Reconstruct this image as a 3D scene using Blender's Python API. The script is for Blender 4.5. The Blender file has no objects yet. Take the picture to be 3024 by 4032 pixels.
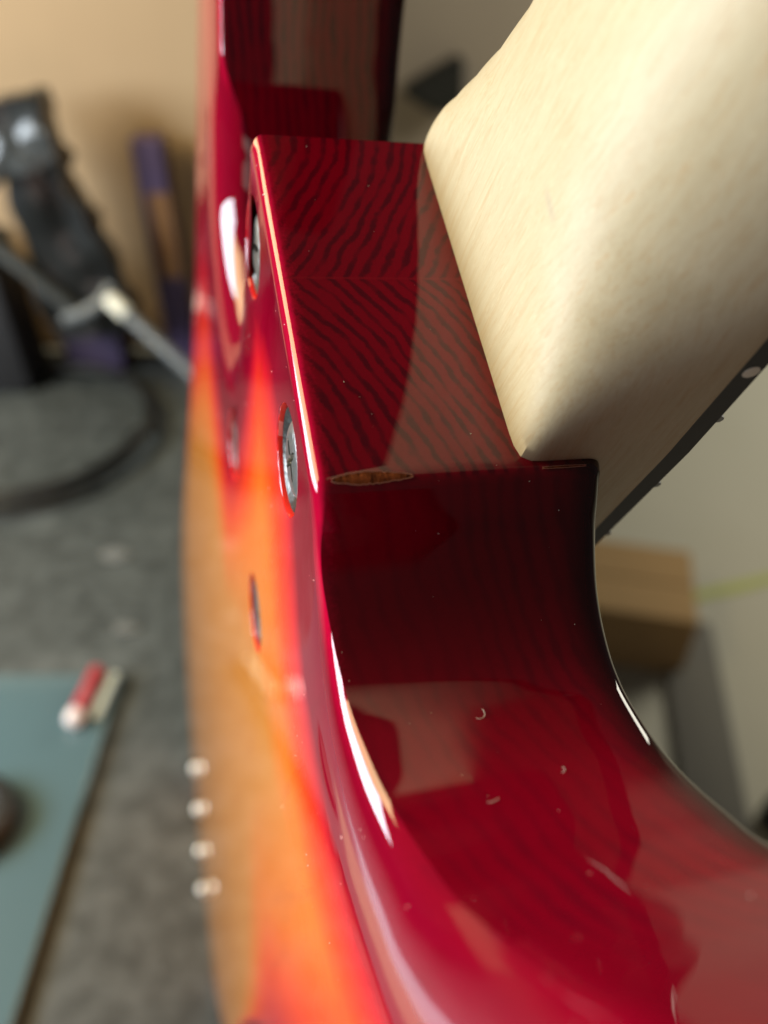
import bpy, bmesh, math, random
from mathutils import Vector, Matrix
from mathutils.geometry import delaunay_2d_cdt
random.seed(7)
SC = bpy.context.scene
S = 0.00087                      # one guitar unit in metres
PI = math.pi

# ------------------------------------------------------------------ camera, light, exposure
CAM_H = 0.56
PITCH = math.radians(40)
cp, sp = math.cos(PITCH), math.sin(PITCH)
cam = bpy.data.cameras.new('camera')
camo = bpy.data.objects.new('camera', cam)
SC.collection.objects.link(camo)
camo.matrix_world = Matrix(((1, 0, 0, 0), (0, sp, -cp, 0), (0, cp, sp, CAM_H), (0, 0, 0, 1)))
cam.sensor_fit = 'VERTICAL'; cam.sensor_height = 36.0
cam.lens = 36.0 * 3200 / 4032
cam.clip_start = 0.005; cam.clip_end = 100
cam.dof.use_dof = True
cam.dof.focus_distance = 0.106
cam.dof.aperture_fstop = 10.0
SC.camera = camo

w = bpy.data.worlds.new('World'); SC.world = w; w.use_nodes = True
w.node_tree.nodes['Background'].inputs[0].default_value = (0.75, 0.72, 0.66, 1)
w.node_tree.nodes['Background'].inputs[1].default_value = 0.065

def area(name, loc, target, sx, sy, power, col):
    l = bpy.data.lights.new(name, 'AREA'); l.shape = 'RECTANGLE'; l.size = sx; l.size_y = sy
    l.energy = power; l.color = col
    o = bpy.data.objects.new(name, l); SC.collection.objects.link(o); o.location = loc
    d = Vector(target) - Vector(loc)
    o.rotation_euler = d.to_track_quat('-Z', 'Y').to_euler()
    return o
HE = (-0.01, 0.10, 0.51)
area('window_light', (-1.15, 0.13, 0.64), HE, 0.88, 0.44, 31, (0.80, 0.90, 1.0))
area('warm_lamp', (-1.10, 0.33, 1.17), HE, 1.00, 0.60, 25, (1.0, 0.77, 0.40))
area('room_light', (2.2, 2.2, 1.2), (0.9, 1.8, -0.7), 1.1, 1.1, 45, (1.0, 0.95, 0.80))
area('low_fill_light', (-0.12, -0.62, 0.02), HE, 0.9, 0.55, 2.8, (1.0, 0.84, 0.76))  # added fill for the neck's shaded side, standing in for unseen bounce

SC.view_settings.view_transform = 'Standard'
SC.view_settings.look = 'None'
SC.view_settings.exposure = 0.0
SC.view_settings.gamma = 1.0

# ------------------------------------------------------------------ node helpers
class NT:
    def __init__(self, name):
        self.m = bpy.data.materials.new(name); self.m.use_nodes = True
        self.t = self.m.node_tree; self.n = self.t.nodes
        self.b = self.n['Principled BSDF']
    def node(self, typ, **kw):
        nd = self.n.new(typ)
        for k, v in kw.items(): setattr(nd, k, v)
        return nd
    def set(self, sock, v):
        if hasattr(v, 'is_output') or isinstance(v, bpy.types.NodeSocket): self.t.links.new(v, sock)
        else:
            if isinstance(v, (tuple, list)) and len(v) == 3 and sock.type == 'RGBA': v = (*v, 1)
            sock.default_value = v
    def bs(self, **kw):
        for k, v in kw.items(): self.set(self.b.inputs[k.replace('_', ' ')], v)
    def math(self, op, a, b=0.0, c=None, clamp=False):
        nd = self.node('ShaderNodeMath', operation=op, use_clamp=clamp)
        self.set(nd.inputs[0], a); self.set(nd.inputs[1], b)
        if c is not None: self.set(nd.inputs[2], c)
        return nd.outputs[0]
    def mix(self, f, a, b, blend='MIX'):
        nd = self.node('ShaderNodeMix', data_type='RGBA', blend_type=blend)
        self.set(nd.inputs[0], f); self.set(nd.inputs[6], a); self.set(nd.inputs[7], b)
        return nd.outputs[2]
    def sstep(self, v, lo, hi, a=0.0, b=1.0):
        nd = self.node('ShaderNodeMapRange', interpolation_type='SMOOTHSTEP')
        for i, x in enumerate((v, lo, hi, a, b)): self.set(nd.inputs[i], x)
        return nd.outputs[0]
    def obj(self, scale=(1, 1, 1)):
        tc = self.node('ShaderNodeTexCoord'); mp = self.node('ShaderNodeMapping')
        self.t.links.new(tc.outputs['Object'], mp.inputs[0]); mp.inputs['Scale'].default_value = scale
        return mp.outputs[0]
    def noise(self, vec, scale, detail=3, rough=0.5, dist=0.0):
        nd = self.node('ShaderNodeTexNoise'); self.t.links.new(vec, nd.inputs['Vector'])
        nd.inputs['Scale'].default_value = scale; nd.inputs['Detail'].default_value = detail
        nd.inputs['Roughness'].default_value = rough; nd.inputs['Distortion'].default_value = dist
        return nd.outputs[0]
    def sep(self, vec):
        nd = self.node('ShaderNodeSeparateXYZ'); self.t.links.new(vec, nd.inputs[0]); return nd.outputs
    def bump(self, h, strength, dist):
        nd = self.node('ShaderNodeBump'); nd.inputs['Strength'].default_value = strength
        nd.inputs['Distance'].default_value = dist; self.t.links.new(h, nd.inputs['Height'])
        return nd.outputs[0]

def simple(name, col, rough=0.5, metal=0.0, coat=0.0, var=0.15, nscale=60, bump=0.0):
    k = NT(name); v = k.obj()
    n = k.noise(v, nscale, 4, 0.6)
    c0 = tuple(x * (1 - var) for x in col); c1 = tuple(min(1, x * (1 + var)) for x in col)
    k.bs(Base_Color=k.mix(n, c0, c1), Roughness=rough, Metallic=metal)
    k.b.inputs['Coat Weight'].default_value = coat; k.b.inputs['Coat Roughness'].default_value = 0.04
    if bump: k.bs(Normal=k.bump(n, bump, 0.001))
    return k.m

U = 1.0 / S
def body_material():
    k = NT('red_sunburst_lacquer')
    v = k.obj((U, U, U)); T, W, M = k.sep(v)
    # growth rings of the two glued boards: bands leaning away from the glue seam at W = 30
    x = k.math('ABSOLUTE', k.math('SUBTRACT', W, 30.0))
    g = k.math('SUBTRACT', k.math('MULTIPLY', x, 0.68), k.math('MULTIPLY', k.math('MULTIPLY', x, x), 0.005))
    mp = k.node('ShaderNodeMapping'); k.t.links.new(v, mp.inputs[0]); mp.inputs['Scale'].default_value = (1, 1, 0.25)
    n1 = k.noise(mp.outputs[0], 0.045, 2, 0.5)
    n2 = k.noise(mp.outputs[0], 0.32, 3, 0.6)
    n3 = k.noise(mp.outputs[0], 1.9, 3, 0.65)
    u = k.math('SUBTRACT', T, g)
    u = k.math('ADD', u, k.math('MULTIPLY', k.math('SUBTRACT', n1, 0.5), 7.0))
    u = k.math('ADD', u, k.math('MULTIPLY', k.math('SUBTRACT', n2, 0.5), 1.5))
    u = k.math('ADD', u, k.math('MULTIPLY', k.math('SUBTRACT', n3, 0.5), 0.25))
    s = k.math('SINE', k.math('MULTIPLY', u, 2 * PI / 2.5))
    n4 = k.noise(mp.outputs[0], 0.22, 2, 0.5)
    s = k.math('ADD', s, k.math('MULTIPLY', k.math('SUBTRACT', n4, 0.5), 2.4))
    s = k.math('ADD', s, k.math('MULTIPLY', k.math('SUBTRACT', n3, 0.5), 0.5))
    band = k.math('MULTIPLY', k.sstep(s, -0.3, 1.1), k.sstep(n4, 0.15, 0.6, 0.35, 1.0))
    # brighter red by the back edge: light passing through it, painted in
    edge = k.sstep(k.math('ADD', T, k.math('MULTIPLY', k.math('SUBTRACT', n3, 0.5), 3.0)), 1.0, 3.6)
    band = k.math('MULTIPLY', band, k.math('ADD', 0.12, k.math('MULTIPLY', edge, 0.88)))
    # below the heel the board is cut along its grain: broad faint bands instead of rings
    at = k.node('ShaderNodeAttribute', attribute_name='burst'); bu = at.outputs['Fac']
    long_ = k.sstep(W, 65.5, 66.6)
    u2 = k.math('ADD', k.math('SUBTRACT', T, k.math('MULTIPLY', W, 0.22)), k.math('MULTIPLY', k.math('SUBTRACT', n1, 0.5), 9.0))
    u2 = k.math('ADD', u2, k.math('MULTIPLY', k.math('SUBTRACT', n2, 0.5), 1.6))
    s2 = k.math('ADD', k.math('SINE', k.math('MULTIPLY', u2, 2 * PI / 3.1)), k.math('MULTIPLY', k.math('SUBTRACT', n4, 0.5), 3.0))
    band2 = k.math('MULTIPLY', k.sstep(s2, -0.4, 1.6), k.sstep(n1, 0.3, 0.7, 0.15, 0.62))
    band = k.math('ADD', k.math('MULTIPLY', band, k.math('SUBTRACT', 1.0, long_)), k.math('MULTIPLY', band2, long_))
    band = k.math('MULTIPLY', band, k.math('SUBTRACT', 1.0, k.sstep(bu, 0.0, 1.6)))
    # fine pore streaks along the grain
    mp2 = k.node('ShaderNodeMapping'); k.t.links.new(v, mp2.inputs[0]); mp2.inputs['Scale'].default_value = (1.6, 1.6, 0.12)
    fine = k.noise(mp2.outputs[0], 1.0, 4, 0.7)
    light = k.mix(k.math('MULTIPLY', fine, 0.6), (0.215, 0.0010, 0.013), (0.125, 0.0008, 0.008))
    light = k.mix(k.math('MULTIPLY', long_, 0.10), light, (0.03, 0.0015, 0.003))  # shade of the cutaway wall put into the colour, slightly darker
    light = k.mix(edge, (0.36, 0.0015, 0.028), light)
    dark = k.mix(fine, (0.066, 0.002, 0.009), (0.095, 0.002, 0.011))
    red = k.mix(band, light, dark)
    seam = k.math('SUBTRACT', 1.0, k.sstep(k.math('ABSOLUTE', k.math('SUBTRACT', W, k.math('ADD', 30.0, k.math('MULTIPLY', k.math('SUBTRACT', n3, .5), 0.5)))), 0.05, 0.4))
    red = k.mix(k.math('MULTIPLY', seam, 0.6), red, (0.22, 0.004, 0.015))
    # dark burst on the front edge
    fr = k.sstep(T, 34.5, 42.5)
    red = k.mix(k.math('MULTIPLY', fr, 0.9), red, (0.010, 0.003, 0.004))
    # sunburst of the flat back
    mp3 = k.node('ShaderNodeMapping'); k.t.links.new(v, mp3.inputs[0]); mp3.inputs['Scale'].default_value = (1, 0.5, 0.05)
    gr = k.noise(mp3.outputs[0], 0.35, 4, 0.6)
    bun = k.math('ADD', bu, k.math('MULTIPLY', k.math('SUBTRACT', gr, 0.5), 5.0))
    cr = k.node('ShaderNodeValToRGB'); el = cr.color_ramp.elements
    el[0].position = 0.0; el[0].color = (0.13, 0.0005, 0.010, 1)
    el[1].position = 1.0; el[1].color = (0.60, 0.225, 0.04, 1)
    for p, c in ((0.19, (0.23, 0.0010, 0.017, 1)), (0.27, (0.55, 0.010, 0.022, 1)), (0.42, (0.80, 0.055, 0.010, 1)), (0.62, (0.74, 0.165, 0.016, 1))):
        e = el.new(p); e.color = c
    k.t.links.new(k.math('DIVIDE', bun, 75.0, clamp=True), cr.inputs[0])
    amber = k.mix(k.math('MULTIPLY', k.sstep(gr, 0.5, 0.75), 0.25), cr.outputs[0], (0.45, 0.10, 0.02), 'MULTIPLY')
    isback = k.math('MULTIPLY', k.math('SUBTRACT', 1.0, k.sstep(T, 2.5, 7.0)), k.sstep(bu, 0.2, 3.0))
    col = k.mix(isback, red, amber)
    k.bs(Base_Color=col, Roughness=0.45, Coat_Weight=1.0, Coat_Roughness=0.015, Coat_IOR=1.52)
    k.b.inputs['Specular IOR Level'].default_value = 0.0
    wob = k.noise(v, 0.05, 2, 0.5)
    nb = k.bump(wob, 0.05, 0.0006)
    k.t.links.new(nb, k.b.inputs['Coat Normal'])
    return k.m

def maple_material():
    k = NT('satin_maple')
    v = k.obj((U, U, U)); T, W, M = k.sep(v)
    mp = k.node('ShaderNodeMapping'); k.t.links.new(v, mp.inputs[0]); mp.inputs['Scale'].default_value = (0.9, 0.9, 0.055)
    mp.inputs['Rotation'].default_value = (0.04, 0.05, 0)
    a = k.noise(mp.outputs[0], 0.55, 4, 0.6, 0.3)
    b = k.noise(mp.outputs[0], 2.6, 4, 0.65)
    c = k.noise(v, 0.05, 2)
    base = k.mix(a, (0.335, 0.285, 0.18), (0.42, 0.37, 0.255))
    line = k.sstep(b, 0.57, 0.74)
    base = k.mix(k.math('MULTIPLY', line, 0.42), base, (0.29, 0.18, 0.08))
    streak = k.sstep(a, 0.64, 0.72)
    base = k.mix(k.math('MULTIPLY', streak, 0.45), base, (0.36, 0.23, 0.10))
    base = k.mix(k.math('MULTIPLY', k.sstep(c, 0.45, 0.7), 0.18), base, (0.38, 0.31, 0.20))
    mp4 = k.node('ShaderNodeMapping'); k.t.links.new(v, mp4.inputs[0]); mp4.inputs['Scale'].default_value = (1.3, 1.3, 0.022)
    mp4.inputs['Rotation'].default_value = (0.05, -0.03, 0)
    ln = k.noise(mp4.outputs[0], 0.9, 5, 0.75, 0.6)
    base = k.mix(k.math('MULTIPLY', k.sstep(ln, 0.48, 0.64), 0.42), base, (0.33, 0.235, 0.12))
    base = k.mix(k.math('MULTIPLY', k.sstep(ln, 0.66, 0.72), 0.35), base, (0.27, 0.15, 0.06))
    # tiny flecks across the grain
    mp2 = k.node('ShaderNodeMapping'); k.t.links.new(v, mp2.inputs[0]); mp2.inputs['Scale'].default_value = (2.2, 2.2, 0.55)
    fl = k.noise(mp2.outputs[0], 1.2, 3, 0.7)
    base = k.mix(k.math('MULTIPLY', k.sstep(fl, 0.52, 0.7), 0.13), base, (0.64, 0.58, 0.40))
    # pencil smudge
    pv = k.node('ShaderNodeVectorMath', operation='DISTANCE'); k.t.links.new(v, pv.inputs[0]); pv.inputs[1].default_value = (31, 41.0, -25.0)
    sm = k.math('SUBTRACT', 1.0, k.sstep(pv.outputs['Value'], 0.5, 4.0))
    off = k.math('ABSOLUTE', k.math('SUBTRACT', k.math('MULTIPLY', k.math('SUBTRACT', W, 41.0), 0.2), k.math('ADD', M, 25.0)))
    sm = k.math('MULTIPLY', sm, k.math('SUBTRACT', 1.0, k.sstep(off, 0.1, 1.0)))
    base = k.mix(k.math('MULTIPLY', sm, 0.35), base, (0.22, 0.20, 0.17))
    k.bs(Base_Color=base, Roughness=0.48)
    k.b.inputs['Specular IOR Level'].default_value = 0.3
    k.bs(Normal=k.bump(b, 0.12, 0.0002))
    return k.m

MAT = {}
MAT['body'] = body_material()
MAT['maple'] = maple_material()
MAT['ebony'] = simple('dark_fingerboard', (0.012, 0.011, 0.012), 0.55, var=0.4, nscale=900)
MAT['dot'] = simple('side_dot_cream', (0.55, 0.53, 0.45), 0.4)
MAT['fret'] = simple('fret_nickel', (0.22, 0.22, 0.22), 0.5, 1.0)
MAT['ferrule'] = simple('dark_nickel_cup', (0.10, 0.10, 0.096), 0.32, 1.0, var=0.5, nscale=500, bump=0.3)
MAT['screw'] = simple('bright_screw_steel', (0.45, 0.46, 0.45), 0.3, 1.0, var=0.35, nscale=700, bump=0.3)
MAT['stringcup'] = simple('polished_string_cup', (0.8, 0.78, 0.72), 0.38, 1.0)
MAT['dust'] = simple('pale_dust', (0.75, 0.70, 0.66), 0.8)

def rawwood():
    k = NT('raw_chipped_wood'); v = k.obj((U, U, U))
    mp = k.node('ShaderNodeMapping'); k.t.links.new(v, mp.inputs[0]); mp.inputs['Scale'].default_value = (1, 0.3, 0.3)
    n = k.noise(mp.outputs[0], 1.1, 4, 0.7)
    k.bs(Base_Color=k.mix(k.sstep(n, 0.35, 0.65), (0.050, 0.012, 0.006), (0.30, 0.085, 0.030)), Roughness=0.85)
    k.b.inputs['Specular IOR Level'].default_value = 0.1
    k.bs(Normal=k.bump(n, 0.8, 0.0005))
    return k.m
MAT['raw'] = rawwood()

# ------------------------------------------------------------------ object helpers
COL = SC.collection
def tag(o, label=None, cat=None, group=None, kind=None):
    if label: o['label'] = label
    if cat: o['category'] = cat
    if group: o['group'] = group
    if kind: o['kind'] = kind
    return o
def empty(name, loc=(0, 0, 0)):
    o = bpy.data.objects.new(name, None); o.empty_display_size = 0.02; COL.objects.link(o); o.location = loc
    return o
def link(name, me, mat, parent=None):
    o = bpy.data.objects.new(name, me); COL.objects.link(o)
    if mat and not me.materials: me.materials.append(mat)
    if parent: o.parent = parent
    return o
def from_bm(name, bm, mat, parent=None, smooth=True, angle=35):
    me = bpy.data.meshes.new(name)
    bmesh.ops.recalc_face_normals(bm, faces=bm.faces)
    bm.to_mesh(me); bm.free()
    if smooth:
        me.polygons.foreach_set('use_smooth', [True] * len(me.polygons))
        me.set_sharp_from_angle(angle=math.radians(angle))
    return link(name, me, mat, parent)
def rbox(bm, sx, sy, sz, r=0.003, seg=2, mat=Matrix()):
    t = bmesh.new(); bmesh.ops.create_cube(t, size=1)
    bmesh.ops.scale(t, vec=(sx, sy, sz), verts=t.verts)
    if r: bmesh.ops.bevel(t, geom=list(t.edges), offset=r, segments=seg, affect='EDGES', profile=0.5)
    bmesh.ops.transform(t, matrix=mat, verts=t.verts)
    me = bpy.data.meshes.new('tmp'); t.to_mesh(me); t.free(); bm.from_mesh(me); bpy.data.meshes.remove(me)
def lathe(bm, prof, seg=32, mat=Matrix(), cap0=True, cap1=True):
    rings = []
    for r, z in prof:
        rings.append([bm.verts.new(mat @ Vector((r * math.cos(2 * PI * i / seg), r * math.sin(2 * PI * i / seg), z))) for i in range(seg)])
    for a, b in zip(rings, rings[1:]):
        for i in range(seg): bm.faces.new((a[i], a[(i + 1) % seg], b[(i + 1) % seg], b[i]))
    if cap0: bm.faces.new(rings[0][::-1])
    if cap1: bm.faces.new(rings[-1])
def tube(bm, pts, rad, seg=10, closed=False):
    pts = [Vector(p) for p in pts]; n = len(pts); rings = []
    for i, p in enumerate(pts):
        a = pts[i - 1] if (i > 0 or closed) else p
        b = pts[(i + 1) % n] if (i < n - 1 or closed) else p
        d = (b - a).normalized()
        q = d.to_track_quat('Z', 'Y') if abs(d.z) < .999 else Vector((0, 0, 1)).rotation_difference(d)
        rr = rad[i] if isinstance(rad, (list, tuple)) else rad
        rings.append([bm.verts.new(p + q @ Vector((rr * math.cos(2 * PI * k / seg), rr * math.sin(2 * PI * k / seg), 0))) for k in range(seg)])
    m = n if closed else n - 1
    for i in range(m):
        A, B = rings[i], rings[(i + 1) % n]
        for k in range(seg): bm.faces.new((A[k], A[(k + 1) % seg], B[(k + 1) % seg], B[k]))
    if not closed:
        bm.faces.new(rings[0][::-1]); bm.faces.new(rings[-1])

# ------------------------------------------------------------------ setting: work table, floor, wall
def table_mat():
    k = NT('worn_black_bench_mat'); v = k.obj()
    a = k.noise(v, 9, 4, 0.6); b = k.noise(v, 55, 5, 0.7); c = k.noise(v, 420, 3, 0.6)
    mp = k.node('ShaderNodeMapping'); k.t.links.new(v, mp.inputs[0]); mp.inputs['Scale'].default_value = (3, 40, 3)
    d = k.noise(mp.outputs[0], 2.0, 3, 0.6)
    col = k.mix(k.sstep(b, 0.35, 0.7), (0.034, 0.041, 0.041), (0.078, 0.090, 0.090))
    col = k.mix(k.math('MULTIPLY', k.sstep(a, 0.5, 0.7), 0.5), col, (0.12, 0.135, 0.133))
    col = k.mix(k.math('MULTIPLY', k.sstep(d, 0.55, 0.7), 0.5), col, (0.10, 0.11, 0.11))
    col = k.mix(k.math('MULTIPLY', k.sstep(c, 0.6, 0.75), 0.4), col, (0.16, 0.165, 0.16))
    k.bs(Base_Color=col, Roughness=k.mix(b, (0.42, 0.42, 0.42), (0.6, 0.6, 0.6)), Normal=k.bump(c, 0.3, 0.001))
    return k.m
bt = empty('work_table', (-0.62, 0.50, 0))
tag(bt, 'black worn work table with the guitar standing at its edge', 'table')
b = bmesh.new(); rbox(b, 1.34, 1.04, 0.04, 0.004, 2, Matrix.Translation((0, 0, -0.0205)))
from_bm('tabletop', b, table_mat(), bt)
legm = simple('dark_table_leg', (0.03, 0.03, 0.03), 0.5)
for sx in (-1, 1):
    for sy in (-1, 1):
        b = bmesh.new(); rbox(b, 0.05, 0.05, 0.70, 0.004, 1, Matrix.Translation((sx * 0.61, sy * 0.46, -0.391)))
        from_bm('leg', b, legm, bt)

def floor_mat():
    k = NT('pale_floor'); v = k.obj()
    a = k.noise(v, 1.3, 4, 0.6); c = k.noise(v, 12, 4, 0.6)
    col = k.mix(a, (0.32, 0.31, 0.25), (0.41, 0.395, 0.33)); col = k.mix(k.math('MULTIPLY', c, 0.4), col, (0.33, 0.32, 0.24))
    k.bs(Base_Color=col, Roughness=0.7); return k.m
b = bmesh.new(); bmesh.ops.create_grid(b, x_segments=2, y_segments=2, size=6)
fl = from_bm('floor', b, floor_mat(), None, False); fl.location = (0, 1, -0.742); fl['kind'] = 'structure'
b = bmesh.new(); rbox(b, 6, 0.08, 2.6, 0.0, 1)
wl = from_bm('wall', b, simple('taupe_wall', (0.42, 0.36, 0.29), 0.8, var=0.1, nscale=3), None, False)
wl.location = (0.8, 3.4, 0.558)
tag(wl, 'plain taupe wall far behind the guitar neck', 'wall')

def card_mat():
    k = NT('cardboard'); v = k.obj()
    a = k.noise(v, 5, 3, 0.5)
    mp = k.node('ShaderNodeMapping'); k.t.links.new(v, mp.inputs[0]); mp.inputs['Scale'].default_value = (90, 1, 1)
    c = k.noise(mp.outputs[0], 1.0, 2, 0.5)
    col = k.mix(a, (0.40, 0.275, 0.155), (0.47, 0.335, 0.195)); col = k.mix(k.math('MULTIPLY', c, 0.25), col, (0.36, 0.26, 0.15))
    k.bs(Base_Color=col, Roughness=0.85, Normal=k.bump(c, 0.2, 0.001)); return k.m
CARD = card_mat()
cb = empty('cardboard_box', (-0.50, 1.16, 0.0))
tag(cb, 'large plain tan cardboard box standing at the back of the work table', 'box')
def panel(name, sx, sy, sz, loc, parent, mat, r=0.002):
    bb = bmesh.new(); rbox(bb, sx, sy, sz, r, 1, Matrix.Translation(loc)); return from_bm(name, bb, mat, parent)
b = bmesh.new()
panel('front_panel', 0.86, 0.006, 0.56, (0, -0.13, 0.281), cb, CARD)
panel('back_panel', 0.86, 0.006, 0.56, (0, 0.13, 0.281), cb, CARD)
panel('side_panel', 0.006, 0.253, 0.56, (-0.427, 0, 0.281), cb, CARD)
panel('side_panel', 0.006, 0.253, 0.56, (0.427, 0, 0.281), cb, CARD)
panel('base_panel', 0.847, 0.253, 0.006, (0, 0, 0.006), cb, CARD)

# ------------------------------------------------------------------ guitar
Rc = Matrix(((0.9587082925582637, 0.18951749603286427, -0.2120413367186973),
             (-0.07059471550217478, 0.880850454749233, 0.46810133786524954),
             (0.27549010131615564, -0.43380363652867504, 0.8578575691869318)))
tc_ = Vector((-21.90155736178724, -61.78642845152002, 135.5202956838552))
Rw = Matrix(((1, 0, 0), (0, -sp, cp), (0, -cp, -sp)))
GR = Rw @ Rc
guitar = empty('electric_guitar')
guitar.matrix_world = Matrix.Translation(Rw @ tc_ * S + Vector((0, 0, CAM_H))) @ GR.to_4x4()
tag(guitar, 'glossy cherry red sunburst electric guitar with pale maple bolt-on neck, standing upright', 'guitar')

def catmull(P, closed=False):
    return P
def resample(pts, step):
    # Catmull-Rom through the control points, then even steps
    P = [Vector(p) for p in pts]; n = len(P); out = []
    for i in range(n - 1):
        p0 = P[i - 1] if i else 2 * P[0] - P[1]; p1, p2 = P[i], P[i + 1]
        p3 = P[i + 2] if i + 2 < n else 2 * P[-1] - P[-2]
        L = (p2 - p1).length; st = step(p1, p2) if callable(step) else step
        m = max(1, int(round(L / st)))
        for j in range(m):
            t = j / m
            out.append(0.5 * ((2 * p1) + (-p0 + p2) * t + (2 * p0 - 5 * p1 + 4 * p2 - p3) * t * t + (-p0 + 3 * p1 - 3 * p2 + p3) * t ** 3))
    out.append(P[-1]); return out
def st(p1, p2):
    m = (p1 + p2) / 2
    return 1.0 if (-80 < m.x < 132 and -60 < m.y < 50) else 5.0
segA = [(-1.9, 0.0), (20, 0), (45, 0), (65.2, 0.0)]
segU = [(66.6, 0.5), (70.0, 3.6), (73.5, 6.9), (79.5, 10.7), (84.5, 12.6), (89.4, 13.4), (93, 13.25), (96.7, 12.3), (103.4, 9.1), (108.9, 4.8),
        (113.7, -0.3), (117.5, -5), (121, -12), (124, -22), (126.5, -33), (130, -45), (136, -53), (145, -56), (153, -50),
        (159, -35), (163, -10), (166, 30), (163, 80), (157, 140), (155, 200), (160, 280), (170, 360), (176, 430), (174, 510), (160, 580), (132, 640), (85, 672),
        (30, 680), (-20, 672), (-75, 640), (-122, 580), (-146, 500), (-152, 440), (-146, 370), (-132, 300), (-118, 230), (-110, 180), (-107, 130), (-109, 80), (-113, 30),
        (-116, -20), (-117, -60), (-113, -92), (-104, -108), (-93, -108), (-84, -95), (-79, -65), (-75, -35), (-71, -10), (-66, 8), (-60.5, 20), (-54, 31), (-49, 43), (-44, 54), (-36, 60),
        (-26, 63), (-16, 63.5), (-8, 61), (-5.4, 54), (-4.8, 42), (-4.3, 26), (-4.0, 10), (-3.7, 2.2)]
A = resample(segA, 1.4)
Uu = resample(segU, st)
outl = A + Uu
outl = [Vector((p.x, p.y)) for p in outl]
# soften corners slightly with a local smoothing pass
N = len(outl)
def normals(P):
    n = len(P); r = []
    for i in range(n):
        d = P[(i + 1) % n] - P[i - 1]
        r.append(Vector((-d.y, d.x)).normalized())
    return r
nrm = normals(outl)
area2 = sum(outl[i].x * outl[(i + 1) % N].y - outl[(i + 1) % N].x * outl[i].y for i in range(N))
if area2 < 0: nrm = [-q for q in nrm]
def smoothstep(x, a, b):
    t = max(0, min(1, (x - a) / (b - a))); return t * t * (3 - 2 * t)
# cumulative arc length
arc = [0]
for i in range(1, N): arc.append(arc[-1] + (outl[i] - outl[i - 1]).length)
LA = arc[len(A)]
bw, bd = [], []
for i in range(N):
    s = arc[i] - LA                      # distance past the treble heel corner
    if i < len(A): bb, dd = 2.6, 2.0
    else:
        e = arc[-1] - arc[i]
        q = min(s, e)
        lin = 0.9 + max(0.0, q - 12) * 0.105
        dd = min(lin, 7.4)
        dd = 2.0 + (dd - 2.0) * smoothstep(q, 0, 9)
        bb = 2.6 + 8.4 * smoothstep(q, -1, 14) + 6.5 * smoothstep(q, 6, 75)
        p = outl[i]
        # horn tips are narrower
        hz = smoothstep(-p.x, 44, 58) * smoothstep(-p.y, -42, -22) * (1 - smoothstep(-p.x, 85, 95))
        dd = dd * (1 - hz) + 1.9 * hz; bb = bb * (1 - hz) + 20 * hz
        if p.y < -35: bb *= 0.75
    bw.append(bb); bd.append(dd)
for _ in range(3):
    bw = [(bw[i - 1] + bw[i] + bw[(i + 1) % N]) / 3 for i in range(N)]
    bd = [(bd[i - 1] + bd[i] + bd[(i + 1) % N]) / 3 for i in range(N)]
# inset direction, smoothed so that neighbouring insets do not cross at the heel corners
ins = nrm[:]
for _ in range(4):
    ins = [(ins[i - 1] + ins[i] * 2 + ins[(i + 1) % N]).normalized() for i in range(N)]
TB = 44.0
bm = bmesh.new()
lay = bm.verts.layers.float.new('burst')
def V(T, P, bv):
    q = bm.verts.new((T * S, P.x * S, P.y * S)); q[lay] = bv; return q
rings = []
K = 16
def horn_profile():
    amax = math.radians(73); px = [0.0]; pt = [0.0]; sub = 40
    for j in range(K * sub):
        a = amax * (j + .5) / (K * sub); r = 10 + 22 * math.exp(-a / 0.2)
        px.append(px[-1] + math.cos(a) * r * amax / (K * sub)); pt.append(pt[-1] + math.sin(a) * r * amax / (K * sub))
    return [x / px[-1] for x in px[::sub]], [t / pt[-1] for t in pt[::sub]]
HX, HT = horn_profile()
mixf = []
for i in range(N):
    f = 0.0 if i < len(A) else smoothstep(arc[i] - LA, 0, 14) * smoothstep(arc[-1] - arc[i], 0, 12)
    mixf.append(f)
for j in range(K + 1):                       # back bevel from the flat back to the wall
    th = j / K * PI / 2
    ring = []
    for i in range(N):
        f = mixf[i]
        xr = (1 - math.sin(th)) * (1 - f) + (1 - HX[j]) * f
        tr = (1 - math.cos(th)) * (1 - f) + HT[j] * f
        x = bw[i] * xr; T = bd[i] * tr
        ring.append(V(T, outl[i] + ins[i] * x, x))
    rings.append(ring)
for j in range(1, 13):                       # the wall
    f = j / 12
    rings.append([V(bd[i] + (TB - 3.0 - bd[i]) * f, outl[i], 0.0) for i in range(N)])
for j in range(1, 7):                        # front roundover
    th = j / 6 * PI / 2
    rings.append([V(TB - 3.0 + 3.0 * math.sin(th), outl[i] + ins[i] * (min(3.0, bw[i]) * (1 - math.cos(th))), 0.0) for i in range(N)])
for a_, b_ in zip(rings, rings[1:]):
    for i in range(N):
        bm.faces.new((a_[i], a_[(i + 1) % N], b_[(i + 1) % N], b_[i]))

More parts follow.
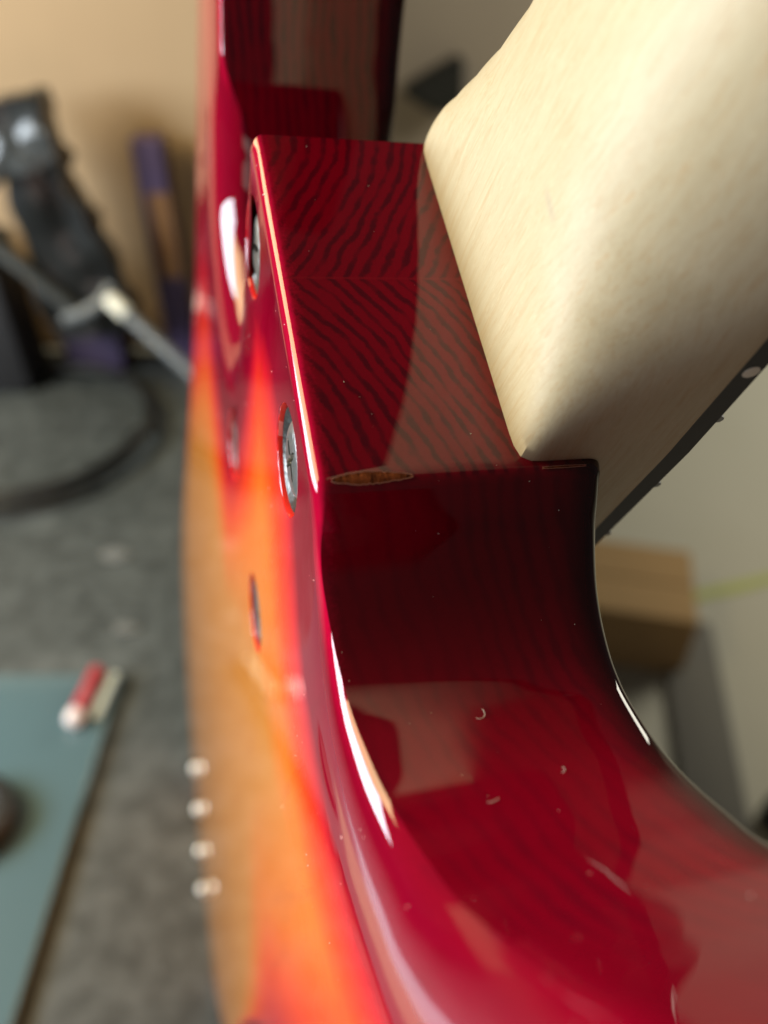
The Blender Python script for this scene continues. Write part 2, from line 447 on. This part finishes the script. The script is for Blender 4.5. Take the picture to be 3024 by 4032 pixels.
SCREWS = [(53.2, 14.9), (8.9, 14.9), (53.2, 79.8), (8.9, 79.8)]
HR = 9.0; HSEG = 40
def seg_dist(p):
    best = 1e9
    for i in range(0, N):
        a_, b_ = outl[i], outl[(i + 1) % N]
        ab = b_ - a_; t = max(0, min(1, (p - a_).dot(ab) / max(1e-9, ab.length_squared)))
        d = (a_ + ab * t - p).length_squared
        if d < best: best = d
    return math.sqrt(best)
def burst_val(p, d):
    # the red edge is wider round the bass cutaway and horn
    k = 0.42 + 0.58 * max(smoothstep(p.x, 0, 40), smoothstep(p.y, 80, 190))
    k *= 1 + 2.6 * smoothstep(p.y, 140, 320)
    return d * k
def fill(ring, T, holes, pitch):
    P = [Vector((v.co.y / S, v.co.z / S)) for v in ring]; n = len(P)
    pts = P[:]; edges = [(i, (i + 1) % n) for i in range(n)]
    faces = [list(range(n))]; vmap = list(ring)
    hr = []
    for hx, hy in holes:
        base = len(pts)
        for q in range(HSEG):
            pts.append(Vector((hx + HR * math.cos(2 * PI * q / HSEG), hy + HR * math.sin(2 * PI * q / HSEG))))
        edges += [(base + q, base + (q + 1) % HSEG) for q in range(HSEG)]
        hr.append(range(base, base + HSEG))
    xs = [p.x for p in P]; ys = [p.y for p in P]
    import itertools
    def inside(p):
        c = False; j = n - 1
        for i in range(n):
            if (P[i].y > p.y) != (P[j].y > p.y) and p.x < (P[j].x - P[i].x) * (p.y - P[i].y) / (P[j].y - P[i].y) + P[i].x: c = not c
            j = i
        return c
    if pitch:
        y = min(ys)
        while y < max(ys):
            fine = y < 140
            stp = pitch if fine else pitch * 2.2
            x = min(xs)
            while x < max(xs):
                q = Vector((x + random.uniform(-.2, .2) * stp, y + random.uniform(-.2, .2) * stp))
                if all((q - Vector(h)).length > HR + 1 for h in holes) and inside(q): pts.append(q)
                x += stp
            y += stp
    ov, oe, of, iv, ie, if_ = delaunay_2d_cdt(pts, edges, [], 1, 1e-5)
    nv = []
    for idx, p in enumerate(ov):
        src = [k for k in iv[idx] if k < n]
        if src: nv.append(ring[src[0]])
        else:
            q = Vector((p[0], p[1])); nv.append(V(T, q, burst_val(q, seg_dist(q)) if holes else 0.0))
    for f in of:
        c = (ov[f[0]] + ov[f[1]] + ov[f[2]]) / 3
        if any((Vector((c[0], c[1])) - Vector(h)).length < HR * 0.985 for h in holes): continue
        try: bm.faces.new([nv[k] for k in f])
        except ValueError: pass
    # hole lips and walls
    for h, r in zip(holes, hr):
        top = []
        for k in r:
            for idx in range(len(ov)):
                if k in iv[idx]: top.append(nv[idx]); break
        prev = top
        bvv = top[0][lay]
        for rr, tt in ((HR - 0.15, 0.12), (HR - 0.32, 0.5), (HR - 0.35, 1.4), (HR - 0.35, 3.6)):
            cur = [V(T + tt, Vector((h[0] + rr * math.cos(2 * PI * q / HSEG), h[1] + rr * math.sin(2 * PI * q / HSEG))), 24.0) for q in range(HSEG)]
            for q in range(HSEG): bm.faces.new((prev[q], prev[(q + 1) % HSEG], cur[(q + 1) % HSEG], cur[q]))
            prev = cur
fill(rings[0], 0.0, SCREWS, 5.0)
for v_ in rings[0]:
    q = Vector((v_.co.y / S, v_.co.z / S)); v_[lay] = burst_val(q, v_[lay])
fill(rings[-1], TB, [], 0)
body = from_bm('body', bm, MAT['body'], guitar, True, 26)

# neck: square heel block that turns into a rounded neck, fingerboard on top
TF, TTOP = 54.7, 58.9
def w_t(M): return 64.6 + 0.05 * min(M, 0.0)
def w_b(M): return -2.7 - 0.05 * min(M, 0.0)
def lerp_tab(M, tab):
    for (a_, va), (b_, vb) in zip(tab, tab[1:]):
        if a_ >= M >= b_:
            t = (a_ - M) / (a_ - b_); t = t * t * (3 - 2 * t) if False else t
            return va + (vb - va) * t
    return tab[0][1] if M > tab[0][0] else tab[-1][1]
# half-section |x|^p + |y|^q = 1: square at the heel block, a shallow bow further up
PTAB = [(60, 26), (-2, 24), (-6, 17), (-10, 12), (-15, 8.0), (-22, 5.0), (-30, 3.6), (-45, 2.9), (-80, 2.4), (-700, 2.2)]
NTAB = [(60, 26), (-2, 24), (-7, 14), (-11, 7.5), (-16, 4.8), (-22, 3.4), (-30, 2.7), (-45, 2.35), (-80, 2.2), (-700, 2.1)]
QTAB = [(60, 26), (-2, 24), (-6, 12), (-10, 6), (-15, 3.2), (-22, 1.9), (-30, 1.35), (-45, 1.15), (-700, 1.2)]
def radius(c, s_, p, q):
    lo, hi = 0.3, 1.6
    for _ in range(36):
        r = (lo + hi) / 2
        if (r * c) ** p + (r * s_) ** q > 1: hi = r
        else: lo = r
    return lo
BTAB = [(60, 30), (-4, 30), (-10, 30.3), (-20, 31.0), (-35, 32.4), (-60, 35.6), (-100, 38.0), (-600, 40.0)]
Ms = [60, 30, 10, 4, 1] + [-0.5 - 1.2 * i for i in range(50)] + [-64, -70, -78, -90, -110, -140, -180, -230, -290, -360, -430, -500, -560]
bm = bmesh.new(); prev = None; first = None
SEG = 72
for M in Ms:
    p_ = lerp_tab(M, PTAB); q_ = lerp_tab(M, QTAB); n_ = lerp_tab(M, NTAB); Tb = lerp_tab(M, BTAB); a_ = (w_t(M) - w_b(M)) / 2; wc = (w_t(M) + w_b(M)) / 2; h = TF - Tb
    ring = []
    for q in range(SEG + 1):
        th = PI * q / SEG
        # even spread round the squarish corner
        th = th
        c, s_ = math.cos(th), math.sin(th)
        rr = radius(abs(c), abs(s_), p_ if c > 0 else n_, q_ if c > 0 else n_)
        ring.append(bm.verts.new(((TF - h * rr * s_) * S, (wc + a_ * rr * c) * S, M * S)))
    if prev:
        for q in range(SEG): bm.faces.new((prev[q], prev[q + 1], ring[q + 1], ring[q]))
        bm.faces.new((prev[SEG], prev[0], ring[0], ring[SEG]))
    else: first = ring
    prev = ring
bm.faces.new(first[::-1]); bm.faces.new(prev)
neck = from_bm('neck', bm, MAT['maple'], guitar, True, 40)

bm = bmesh.new(); prev = None; first = None
for M in [100, 60, 30, 10, 0, -10, -20, -35, -60, -100, -180, -280, -400, -560]:
    wt, wb = w_t(M), w_b(M); wc = (wt + wb) / 2; a_ = (wt - wb) / 2
    prof = [(TF + 0.003, wb), (TF + 0.003, wt), (TTOP - 0.5, wt), (TTOP, wt - 0.4)]
    for q in range(1, 12):
        x = 1 - 2 * q / 12; prof.append((TTOP + 1.6 * (1 - x * x), wc + (a_ - 0.4) * x))
    prof += [(TTOP, wb + 0.4), (TTOP - 0.5, wb)]
    ring = [bm.verts.new((t * S, w_ * S, M * S)) for t, w_ in prof]
    if prev:
        n = len(ring)
        for q in range(n): bm.faces.new((prev[q], prev[(q + 1) % n], ring[(q + 1) % n], ring[q]))
    else: first = ring
    prev = ring
bm.faces.new(first[::-1]); bm.faces.new(prev)
fb = from_bm('fingerboard', bm, MAT['ebony'], guitar, True, 30)
# frets (tang ends stand just proud of the board edge)
Mf = -7.8; sp_ = 18.5; frets = [28.5, 10.5]
while Mf > -540: frets.append(Mf); Mf -= sp_; sp_ *= 1.0595
for M in frets:
    wt, wb = w_t(M), w_b(M); bm = bmesh.new()
    wc = (wt + wb) / 2; a_ = (wt - wb) / 2 - 0.35
    pts = []
    for q in range(13):
        x = 1 - 2 * q / 12
        pts.append(((TTOP + 1.6 * (1 - x * x) + (0.15 if abs(x) < 0.99 else 0.0)) * S, (wc + a_ * x) * S, M * S))
    tube(bm, pts, 0.8 * S, 8)
    from_bm('fret', bm, MAT['fret'], fb)
mid = [(a_ + b_) / 2 for a_, b_ in zip(frets, frets[1:])]
for k_ in (2, 4, 7, 9, 12):
    if k_ < len(mid):
        M = -18.6 if k_ == 2 else mid[k_]
        bm = bmesh.new()
        lathe(bm, [(1.25 * S, -0.6 * S), (1.25 * S, 0.02 * S), (1.0 * S, 0.05 * S)], 20, Matrix.Translation((56.8 * S, w_t(M) * S, M * S)) @ Matrix.Rotation(-PI / 2, 4, 'X'))
        from_bm('side_dot', bm, MAT['dot'], fb)

# the four neck screws, each in its recessed cup
def screw(h, rot):
    cup = bmesh.new()
    Mx = Matrix.Translation((-0.25 * S, h[0] * S, h[1] * S)) @ Matrix.Rotation(PI / 2, 4, 'Y')   # local z -> +T
    lathe(cup, [((HR - 0.36) * S, 1.3 * S), ((HR - 0.75) * S, 1.05 * S), ((HR - 1.3) * S, 1.3 * S), ((HR - 3.0) * S, 2.3 * S), ((HR - 4.2) * S, 3.2 * S), ((HR - 0.4) * S, 3.55 * S)], 40, Mx, False, False)
    c = from_bm('screw_cup', cup, MAT['ferrule'], guitar)
    hd = bmesh.new()
    R_ = 6.3
    prof = [(R_ * 0.98, 2.6), (R_, 1.75), (R_ * 0.9, 1.3), (R_ * 0.80, 1.02), (R_ * 0.70, 0.88), (R_ * 0.62, 0.8)]
    # dome head with a cross recess: the inner ring alternates between slot and land
    seg = 48; rr_ = []
    Mz = Mx @ Matrix.Rotation(rot, 4, 'Z')
    for r, z in prof:
        rr_.append([hd.verts.new(Mz @ Vector((r * math.cos(2 * PI * i / seg) * S, r * math.sin(2 * PI * i / seg) * S, z * S))) for i in range(seg)])
    for a_, b_ in zip(rr_, rr_[1:]):
        for i in range(seg): hd.faces.new((a_[i], a_[(i + 1) % seg], b_[(i + 1) % seg], b_[i]))
    # cross shaped recess
    cross = []
    for i in range(seg):
        an = 2 * PI * i / seg
        k_ = abs(math.cos(2 * an)) ** 6
        cross.append((0.60 * R_ * (0.30 + 0.70 * k_), an))
    top = [hd.verts.new(Mz @ Vector((r * math.cos(an) * S, r * math.sin(an) * S, 0.77 * S))) for r, an in cross]
    bot = [hd.verts.new(Mz @ Vector((r * .85 * math.cos(an) * S, r * .85 * math.sin(an) * S, 2.6 * S))) for r, an in cross]
    for i in range(seg):
        j = (i + 1) % seg
        hd.faces.new((rr_[-1][i], rr_[-1][j], top[j], top[i])); hd.faces.new((top[i], top[j], bot[j], bot[i]))
    hd.faces.new(bot)
    from_bm('screw_head', hd, MAT['screw'], c, True, 30)
for h, r in zip(SCREWS, (0.3, 0.9, 0.6, 1.2)): screw(h, r)

# finish chipped off along the heel crease
def chip(T0, T1, hW, name='finish_chip'):
    bm = bmesh.new(); n = 26; up, mid_, lo, rim_u, rim_l = [], [], [], [], []
    rnd = random.Random(int(T0 * 10))
    ws = [rnd.uniform(-.09, .09) for _ in range(n + 1)]; ws2 = [rnd.uniform(-.12, .12) for _ in range(n + 1)]
    rim = bmesh.new(); pu, pl = [], []
    for i in range(n + 1):
        f = i / n; T = T0 + (T1 - T0) * f
        e = (math.sin(PI * f) ** 0.6) * (1.0 - 0.35 * f)
        hu = max(0.02, e * (hW * 0.8 + ws[i] * hW)); hl = max(0.02, e * (hW * 0.6 + ws2[i] * hW))
        cW = 65.6
        a_ = Vector((T, cW - hu, -0.06)); b_ = Vector((T, cW + 0.05, -0.02)); c_ = Vector((T, 65.75 + hl * 0.8, 0.0 + hl * 0.45))
        up.append(bm.verts.new(a_ * S)); mid_.append(bm.verts.new((b_ + Vector((0, .1, -.02))) * S)); lo.append(bm.verts.new(c_ * S))
        pu.append(a_ * S); pl.append(c_ * S)
    for i in range(n):
        bm.faces.new((up[i], up[i + 1], mid_[i + 1], mid_[i])); bm.faces.new((mid_[i], mid_[i + 1], lo[i + 1], lo[i]))
    o = from_bm(name, bm, MAT['raw'], guitar)
    tube(rim, pu, 0.06 * S, 6); tube(rim, pl, 0.07 * S, 6)
    from_bm('chip_rim', rim, simple('chip_rim_pale', (0.40, 0.17, 0.13), 0.4), o)
chip(2.6, 14.0, 1.4)
chip(33.5, 40.5, 0.16)

# string-through cups low on the back
for i, (T, W, M) in enumerate([(0, -9, 577), (0, 18, 600), (-0.5, 47, 622), (-1.8, 76, 600)]):
    bm = bmesh.new()
    lathe(bm, [(4.8 * S, 1.0 * S), (4.8 * S, -2.0 * S), (4.3 * S, -3.2 * S), (3.2 * S, -4.1 * S), (1.8 * S, -4.5 * S), (0.5 * S, -4.6 * S)], 24,
          Matrix.Translation((T * S, W * S, M * S)) @ Matrix.Rotation(PI / 2, 4, 'Y'))
    from_bm('string_cup', bm, MAT['stringcup'], guitar)

# ------------------------------------------------------------------ things on the bench behind the guitar
RUB = simple('black_rubber', (0.012, 0.013, 0.013), 0.35, var=0.3)
BLK = simple('black_plastic', (0.009, 0.010, 0.010), 0.5, var=0.3, nscale=30)
GRY = simple('grey_metal', (0.11, 0.12, 0.125), 0.5, 0.3, nscale=40)
# coiled cable
bm = bmesh.new(); pts = []
for q in range(2 * 60):
    a_ = 2 * PI * q / 60; r = 0.150 + 0.004 * math.sin(a_ * 0.33 + 1) - 0.003 * (q // 60)
    pts.append((r * math.cos(a_), r * 0.98 * math.sin(a_), 0.0075 + 0.010 * (q / 60) * 0.8 + 0.002 * math.sin(3 * a_)))
tube(bm, pts, 0.0055, 10)
o = from_bm('coiled_cable', bm, RUB, None); o.location = (-0.43, 0.805, 0)
tag(o, 'thick black cable coiled in a ring lying on the dark table', 'cable')
# teal case with its lid, dial and marker
case = empty('tool_case', (-0.407, 0.21, 0)); tag(case, 'flat glossy teal blue case with a black round knob on its lid', 'case')
TEAL = simple('teal_glossy_lid', (0.08, 0.14, 0.16), 0.24, coat=0.6, var=0.1, nscale=8)
TEALD = simple('dark_teal_rim', (0.045, 0.075, 0.08), 0.4)
b = bmesh.new(); rbox(b, 0.370, 0.470, 0.003, 0.001, 2, Matrix.Translation((0, 0, 0.002))); from_bm('case_base', b, TEALD, case)
b = bmesh.new(); rbox(b, 0.366, 0.466, 0.0045, 0.002, 4, Matrix.Translation((0, 0, 0.00585))); from_bm('case_lid', b, TEAL, case)
b = bmesh.new(); lathe(b, [(0.036, 0.0138), (0.036, 0.026), (0.033, 0.030), (0.026, 0.031), (0.024, 0.0285), (0.004, 0.0285)], 36, Matrix.Translation((0.105, 0.095, 0))); from_bm('knob', b, BLK, case).location.z = -0.0057
mk = empty('marker_pen', (-0.245, 0.418, 0.0153)); tag(mk, 'short red marker with a white rounded end lying on the teal case', 'pen')
mk.rotation_euler = (0, 0, math.radians(-7))
RY = Matrix.Rotation(PI / 2, 4, 'X')
b = bmesh.new(); lathe(b, [(0.0055, -0.024), (0.0062, -0.023), (0.0062, 0.018), (0.005, 0.019)], 20, RY); from_bm('barrel', b, simple('red_plastic', (0.42, 0.03, 0.045), 0.3, coat=0.5), mk)
b = bmesh.new(); lathe(b, [(0.006, 0.0192), (0.0072, 0.021), (0.0075, 0.026), (0.006, 0.031), (0.003, 0.033)], 20, RY); from_bm('cap', b, simple('white_plastic', (0.8, 0.74, 0.76), 0.3, coat=0.5), mk)
b = bmesh.new(); rbox(b, 0.008, 0.046, 0.004, 0.001, 1)
o = from_bm('eraser_strip', b, simple('pale_strip', (0.5, 0.58, 0.56), 0.5), None); o.location = (-0.2315, 0.419, 0.0102); o.rotation_euler = (0, 0, math.radians(-7))
tag(o, 'thin pale strip lying along the right side of the red marker', 'strip')
# grey rod with a white tip, leaning on the box
def rod(p0, p1, r0, name, label):
    p0, p1 = Vector(p0), Vector(p1); e = empty(name, p0); e.rotation_euler = (p1 - p0).to_track_quat('Z', 'Y').to_euler(); L = (p1 - p0).length
    tag(e, label, 'rod')
    b = bmesh.new(); lathe(b, [(r0, 0), (r0, L - 0.030)], 20); from_bm('shaft', b, GRY, e)
    b = bmesh.new(); lathe(b, [(r0 * 1.02, L - 0.0299), (r0 * 1.18, L - 0.028), (r0 * 1.18, L - 0.006), (r0 * .9, L - 0.001), (r0 * .4, L)], 20); from_bm('tip', b, simple('cream_tip', (0.75, 0.74, 0.62), 0.5), e)
rod((-0.085, 0.715, 0.010), (-0.312, 0.860, 0.155), 0.0075, 'grey_rod', 'grey rod with a cream white tip leaning towards the black bag')
# purple carton
PUR = simple('purple_carton', (0.085, 0.055, 0.125), 0.55, nscale=20)
pc = empty('purple_carton', (-0.273, 0.995, 0.0)); tag(pc, 'tall narrow purple carton with an ochre label beside the guitar back', 'carton')
b = bmesh.new(); rbox(b, 0.036, 0.03, 0.289, 0.002, 1, Matrix.Translation((0, 0, 0.1455))); from_bm('carton_body', b, PUR, pc)
b = bmesh.new(); rbox(b, 0.026, 0.0012, 0.105, 0.0003, 1, Matrix.Translation((0.0045, -0.0158, 0.178))); from_bm('label', b, simple('ochre_label', (0.27, 0.13, 0.045), 0.6), pc)
pd = empty('low_purple_carton', (-0.385, 0.985, 0.0)); tag(pd, 'low dark purple carton under the black tool', 'carton')
b = bmesh.new(); rbox(b, 0.075, 0.05, 0.083, 0.002, 1, Matrix.Translation((0, 0, 0.042))); from_bm('carton_body', b, simple('dark_purple_carton', (0.05, 0.035, 0.075), 0.6), pd)
b = bmesh.new(); rbox(b, 0.069, 0.044, 0.004, 0.001, 1, Matrix.Translation((0, 0, 0.0857))); from_bm('lid_flap', b, PUR, pd)
# black tool in front of the cardboard
tl = empty('black_bag', (-0.352, 0.935, 0.086)); tag(tl, 'crumpled shiny black bag with a grey strap in front of the cardboard box', 'bag')
tl.rotation_euler = (0, math.radians(-9), math.radians(8))
from mathutils import noise as mnoise
def crumple(bm, amp, freq, seed):
    for v_ in bm.verts:
        q = v_.co * freq + Vector((seed, seed * 2.3, 0))
        v_.co += Vector((mnoise.noise(q), mnoise.noise(q + Vector((7, 0, 0))), mnoise.noise(q + Vector((0, 9, 0))))) * amp
b = bmesh.new(); bmesh.ops.create_cube(b, size=1); bmesh.ops.subdivide_edges(b, edges=list(b.edges), cuts=14, use_grid_fill=True)
for v_ in b.verts:
    z = v_.co.z + 0.5; wd = 0.085 * (1.0 - 0.25 * z) + 0.012 * math.sin(7 * z)
    v_.co = Vector((v_.co.x * wd * (1 if v_.co.x > 0 else 1.15), v_.co.y * 0.055, z * 0.262))
crumple(b, 0.010, 28, 3.1); crumple(b, 0.005, 70, 1.7)
from_bm('bag_body', b, simple('black_bag_plastic', (0.012, 0.013, 0.013), 0.32, coat=0.3), tl, True, 80)
b = bmesh.new(); bmesh.ops.create_grid(b, x_segments=14, y_segments=10, size=0.5)
for v_ in b.verts:
    x, y = v_.co.x, v_.co.y; v_.co = Vector((x * 0.085 - 0.012, -0.034 + 0.01 * y, 0.225 + y * 0.05 + 0.02 * x))
bmesh.ops.solidify(b, geom=list(b.faces), thickness=0.003); crumple(b, 0.008, 40, 5.2)
from_bm('folded_rim', b, simple('grey_black_fold', (0.045, 0.05, 0.05), 0.35, coat=0.3), tl, True, 80)
b = bmesh.new(); tube(b, [(-0.12, -0.03, 0.19), (-0.085, -0.035, 0.155), (-0.05, -0.036, 0.10), (-0.02, -0.034, 0.045), (0.0, -0.03, 0.015)], [0.010, 0.010, 0.009, 0.009, 0.008], 12)
from_bm('strap', b, simple('dull_grey_strap', (0.085, 0.09, 0.085), 0.6), tl)
b = bmesh.new(); tube(b, [(0.036, -0.03, 0.055), (0.02, -0.04, 0.042), (-0.005, -0.042, 0.034), (-0.03, -0.036, 0.03)], 0.009, 10); from_bm('buckle', b, GRY, tl)

# dark block at the far left
bb_ = empty('black_case', (-0.500, 0.945, 0.0)); tag(bb_, 'upright matt black case cut off by the left picture edge', 'case')
b = bmesh.new(); rbox(b, 0.09, 0.08, 0.16, 0.006, 2, Matrix.Translation((0, 0, 0.0805))); from_bm('case_body', b, simple('matt_black', (0.018, 0.018, 0.02), 0.6), bb_)
b = bmesh.new(); rbox(b, 0.088, 0.078, 0.03, 0.006, 2, Matrix.Translation((0, 0, 0.1775))); from_bm('case_lid', b, BLK, bb_)
# paper scraps on the bench
for i, (x, y, r) in enumerate([(-0.27, 0.599, 0.012), (-0.235, 0.50, 0.009)]):
    bm = bmesh.new(); vs = []
    for q in range(11):
        a_ = 2 * PI * q / 11; rr = r * random.uniform(.7, 1.1); vs.append(bm.verts.new((rr * math.cos(a_) * 1.4, rr * math.sin(a_), 0.001 + random.uniform(0, 0.002))))
    c_ = bm.verts.new((0, 0, 0.003))
    for q in range(11): bm.faces.new((vs[q], vs[(q + 1) % 11], c_))
    o = from_bm('paper_scrap', bm, simple('dusty_grey_scrap', (0.12, 0.125, 0.12), 0.8), None); o.location = (x, y, 0)
    tag(o, ['larger grey scrap on the bench between cable and teal case', 'smaller grey scrap on the bench just beyond the teal case'][i], 'scrap', 'scraps on the bench')
# things on the floor to the right
fbx = empty('brown_box', (0.47, 1.17, -0.742)); fbx.rotation_euler = (0, 0, math.radians(-12)); tag(fbx, 'brown cardboard box with closed flaps on the pale floor below the neck', 'box')
BRN = simple('brown_board', (0.30, 0.19, 0.08), 0.85, var=0.12, nscale=9); BRD = simple('inner_board', (0.36, 0.24, 0.11), 0.85)
panel('side_panel', 0.30, 0.005, 0.15, (0, -0.10, 0.0755), fbx, BRN); panel('side_panel', 0.30, 0.005, 0.15, (0, 0.10, 0.0755), fbx, BRN)
panel('end_panel', 0.005, 0.194, 0.15, (-0.147, 0, 0.0755), fbx, BRN); panel('end_panel', 0.005, 0.194, 0.15, (0.147, 0, 0.0755), fbx, BRN)
panel('base_panel', 0.288, 0.194, 0.005, (0, 0, 0.004), fbx, BRD)
for sy in (-1, 1):
    b = bmesh.new(); rbox(b, 0.296, 0.10, 0.004, 0.001, 1, Matrix.Translation((0, 0.05, 0)))
    o = from_bm('flap', b, BRN, fbx); o.location = (0, sy * 0.1015, 0.1535); o.rotation_euler = (math.radians(-2), 0, PI if sy > 0 else 0)
b = bmesh.new(); L = 0.42
n = 12; r0 = []
for q in range(n + 1):
    x = q / n * L; r0.append((b.verts.new((x, -0.014 + 0.002 * math.sin(q), 0.0)), b.verts.new((x, 0.014, 0.0)), b.verts.new((x, 0.013, 0.0012)), b.verts.new((x, -0.013 + 0.002 * math.sin(q), 0.0012))))
for a_, c_ in zip(r0, r0[1:]):
    for q in range(4): b.faces.new((a_[q], a_[(q + 1) % 4], c_[(q + 1) % 4], c_[q]))
b.faces.new(r0[0][::-1]); b.faces.new(r0[-1])
o = from_bm('green_tape', b, simple('green_tape_mat', (0.30, 0.33, 0.06), 0.6), None); o.location = (0.625, 1.24, -0.741); o.rotation_euler = (0, 0, 0.29)
tag(o, 'strip of yellow green masking tape stuck on the pale floor', 'tape')
b = bmesh.new(); rbox(b, 0.11, 0.50, 0.018, 0.008, 2)
o = from_bm('dark_floor_slab', b, simple('dark_grey_slab', (0.12, 0.115, 0.10), 0.9), None); o.location = (0.60, 0.93, -0.7325); o.rotation_euler = (0, 0, -0.16)  # flat dark grey slab over part of the pale floor
tag(o, 'flat dark grey slab on the floor beside the brown box', 'cloth')
b = bmesh.new()
lathe(b, [(0.05, 0), (0.06, 0.01), (0.058, 0.05), (0.045, 0.075), (0.02, 0.085)], 24, Matrix.Diagonal((1.4, 0.8, 1, 1)))
o = from_bm('black_pouch', b, simple('black_cloth', (0.012, 0.012, 0.014), 0.8), None); o.location = (0.72, 0.72, -0.742)
tag(o, 'small black pouch on the floor at the lower right edge', 'pouch')
b = bmesh.new()
pts = [(-0.10, 0.0), (0.10, 0.11), (0.11, -0.07), (0.0, -0.06)]
lo = [b.verts.new((x, -0.06, z)) for x, z in pts]; hi = [b.verts.new((x * .9, 0.06, z * .9)) for x, z in pts]
b.faces.new(lo); b.faces.new(hi[::-1])
for q in range(4): b.faces.new((lo[q], lo[(q + 1) % 4], hi[(q + 1) % 4], hi[q]))
bmesh.ops.bevel(b, geom=list(b.edges), offset=0.015, segments=2, affect='EDGES')
wed = from_bm('wall_bracket', b, simple('bracket_black', (0.018, 0.02, 0.018), 0.6), None); wed.location = (0.17, 3.295, -0.17)
wed.scale = (1.15, 1, 1.15)
tag(wed, 'black wedge shaped bracket on the far wall between horn and neck', 'bracket')

# ------------------------------------------------------------------ dust and lint on the lacquer
dep = bpy.context.evaluated_depsgraph_get()
me = body.data; bmd = bmesh.new(); rnd = random.Random(11)
cand = [p for p in me.polygons if -35 < p.center.y / S < 125 and -40 < p.center.z / S < 110 and p.center.x / S < 40 and not (p.center.x / S > 29 and p.center.z / S < 1 and p.center.y / S < 66)]
wts = [p.area for p in cand]
for p in rnd.choices(cand, wts, k=230):
    vs = [me.vertices[i].co for i in p.vertices]; a_, b_ = rnd.random(), rnd.random()
    if a_ + b_ > 1: a_, b_ = 1 - a_, 1 - b_
    q = vs[0] + (vs[1] - vs[0]) * a_ + (vs[2] - vs[0]) * b_ + p.normal * 0.00002
    r = 0.00005 * rnd.choice((0.4, 0.5, 0.7, 0.7, 1, 1.5)); tng = p.normal.orthogonal().normalized(); tng.rotate(Matrix.Rotation(rnd.random() * 6.28, 3, p.normal)); bi = p.normal.cross(tng)
    el_ = rnd.choice((1, 1, 1.5, 3))
    base = [bmd.verts.new(q + tng * r * el_ * math.cos(2 * PI * i / 6) + bi * r * math.sin(2 * PI * i / 6)) for i in range(6)]
    t_ = bmd.verts.new(q + p.normal * r * 0.7)
    for i in range(6): bmd.faces.new((base[i], base[(i + 1) % 6], t_))
dust = from_bm('dust_specks', bmd, MAT['dust'], None, False); dust.matrix_world = guitar.matrix_world.copy()
tag(dust, 'tiny pale dust specks scattered over the red lacquer', 'dust', kind='stuff')

bm = bmesh.new()
def lint(T, W, M, L, curl, ang, n_):
    # a curled fibre lying on the wall of the cutaway at (T, W, M); n_ is the wall normal
    n_ = Vector(n_).normalized(); t1 = Vector((1, 0, 0)); t2 = n_.cross(t1); pts = []
    for i in range(10):
        f = i / 9 - 0.5; a_ = ang + curl * f
        pts.append(Vector((T, W, M)) + (t1 * math.cos(a_) * f + t2 * math.sin(a_) * f) * L + n_ * (0.12 + 0.1 * math.sin(3 * f)))
    tube(bm, [p * S for p in pts], 0.035 * S, 5)
def wall_pt(W, side=1):
    best = min(range(len(A), N), key=lambda i: abs(outl[i].x - W) + (0 if -45 < outl[i].y < 15 and outl[i].x > 60 else 999))
    return outl[best], -nrm[best]
for T, W, L, c, a_ in ((20.5, 96.5, 2.3, 1.5, 0.7), (16.5, 108, 1.5, 0.5, 0.1), (27.5, 106, 1.1, 1.2, 1.0)):
    p, n_ = wall_pt(W); lint(T, p.x, p.y, L, c, a_, (0, n_.x, n_.y))
lt = from_bm('lint_fibres', bm, MAT['dust'], None, True); lt.matrix_world = guitar.matrix_world.copy()
tag(lt, 'few curled pale lint fibres lying in the red cutaway', 'lint', kind='stuff')
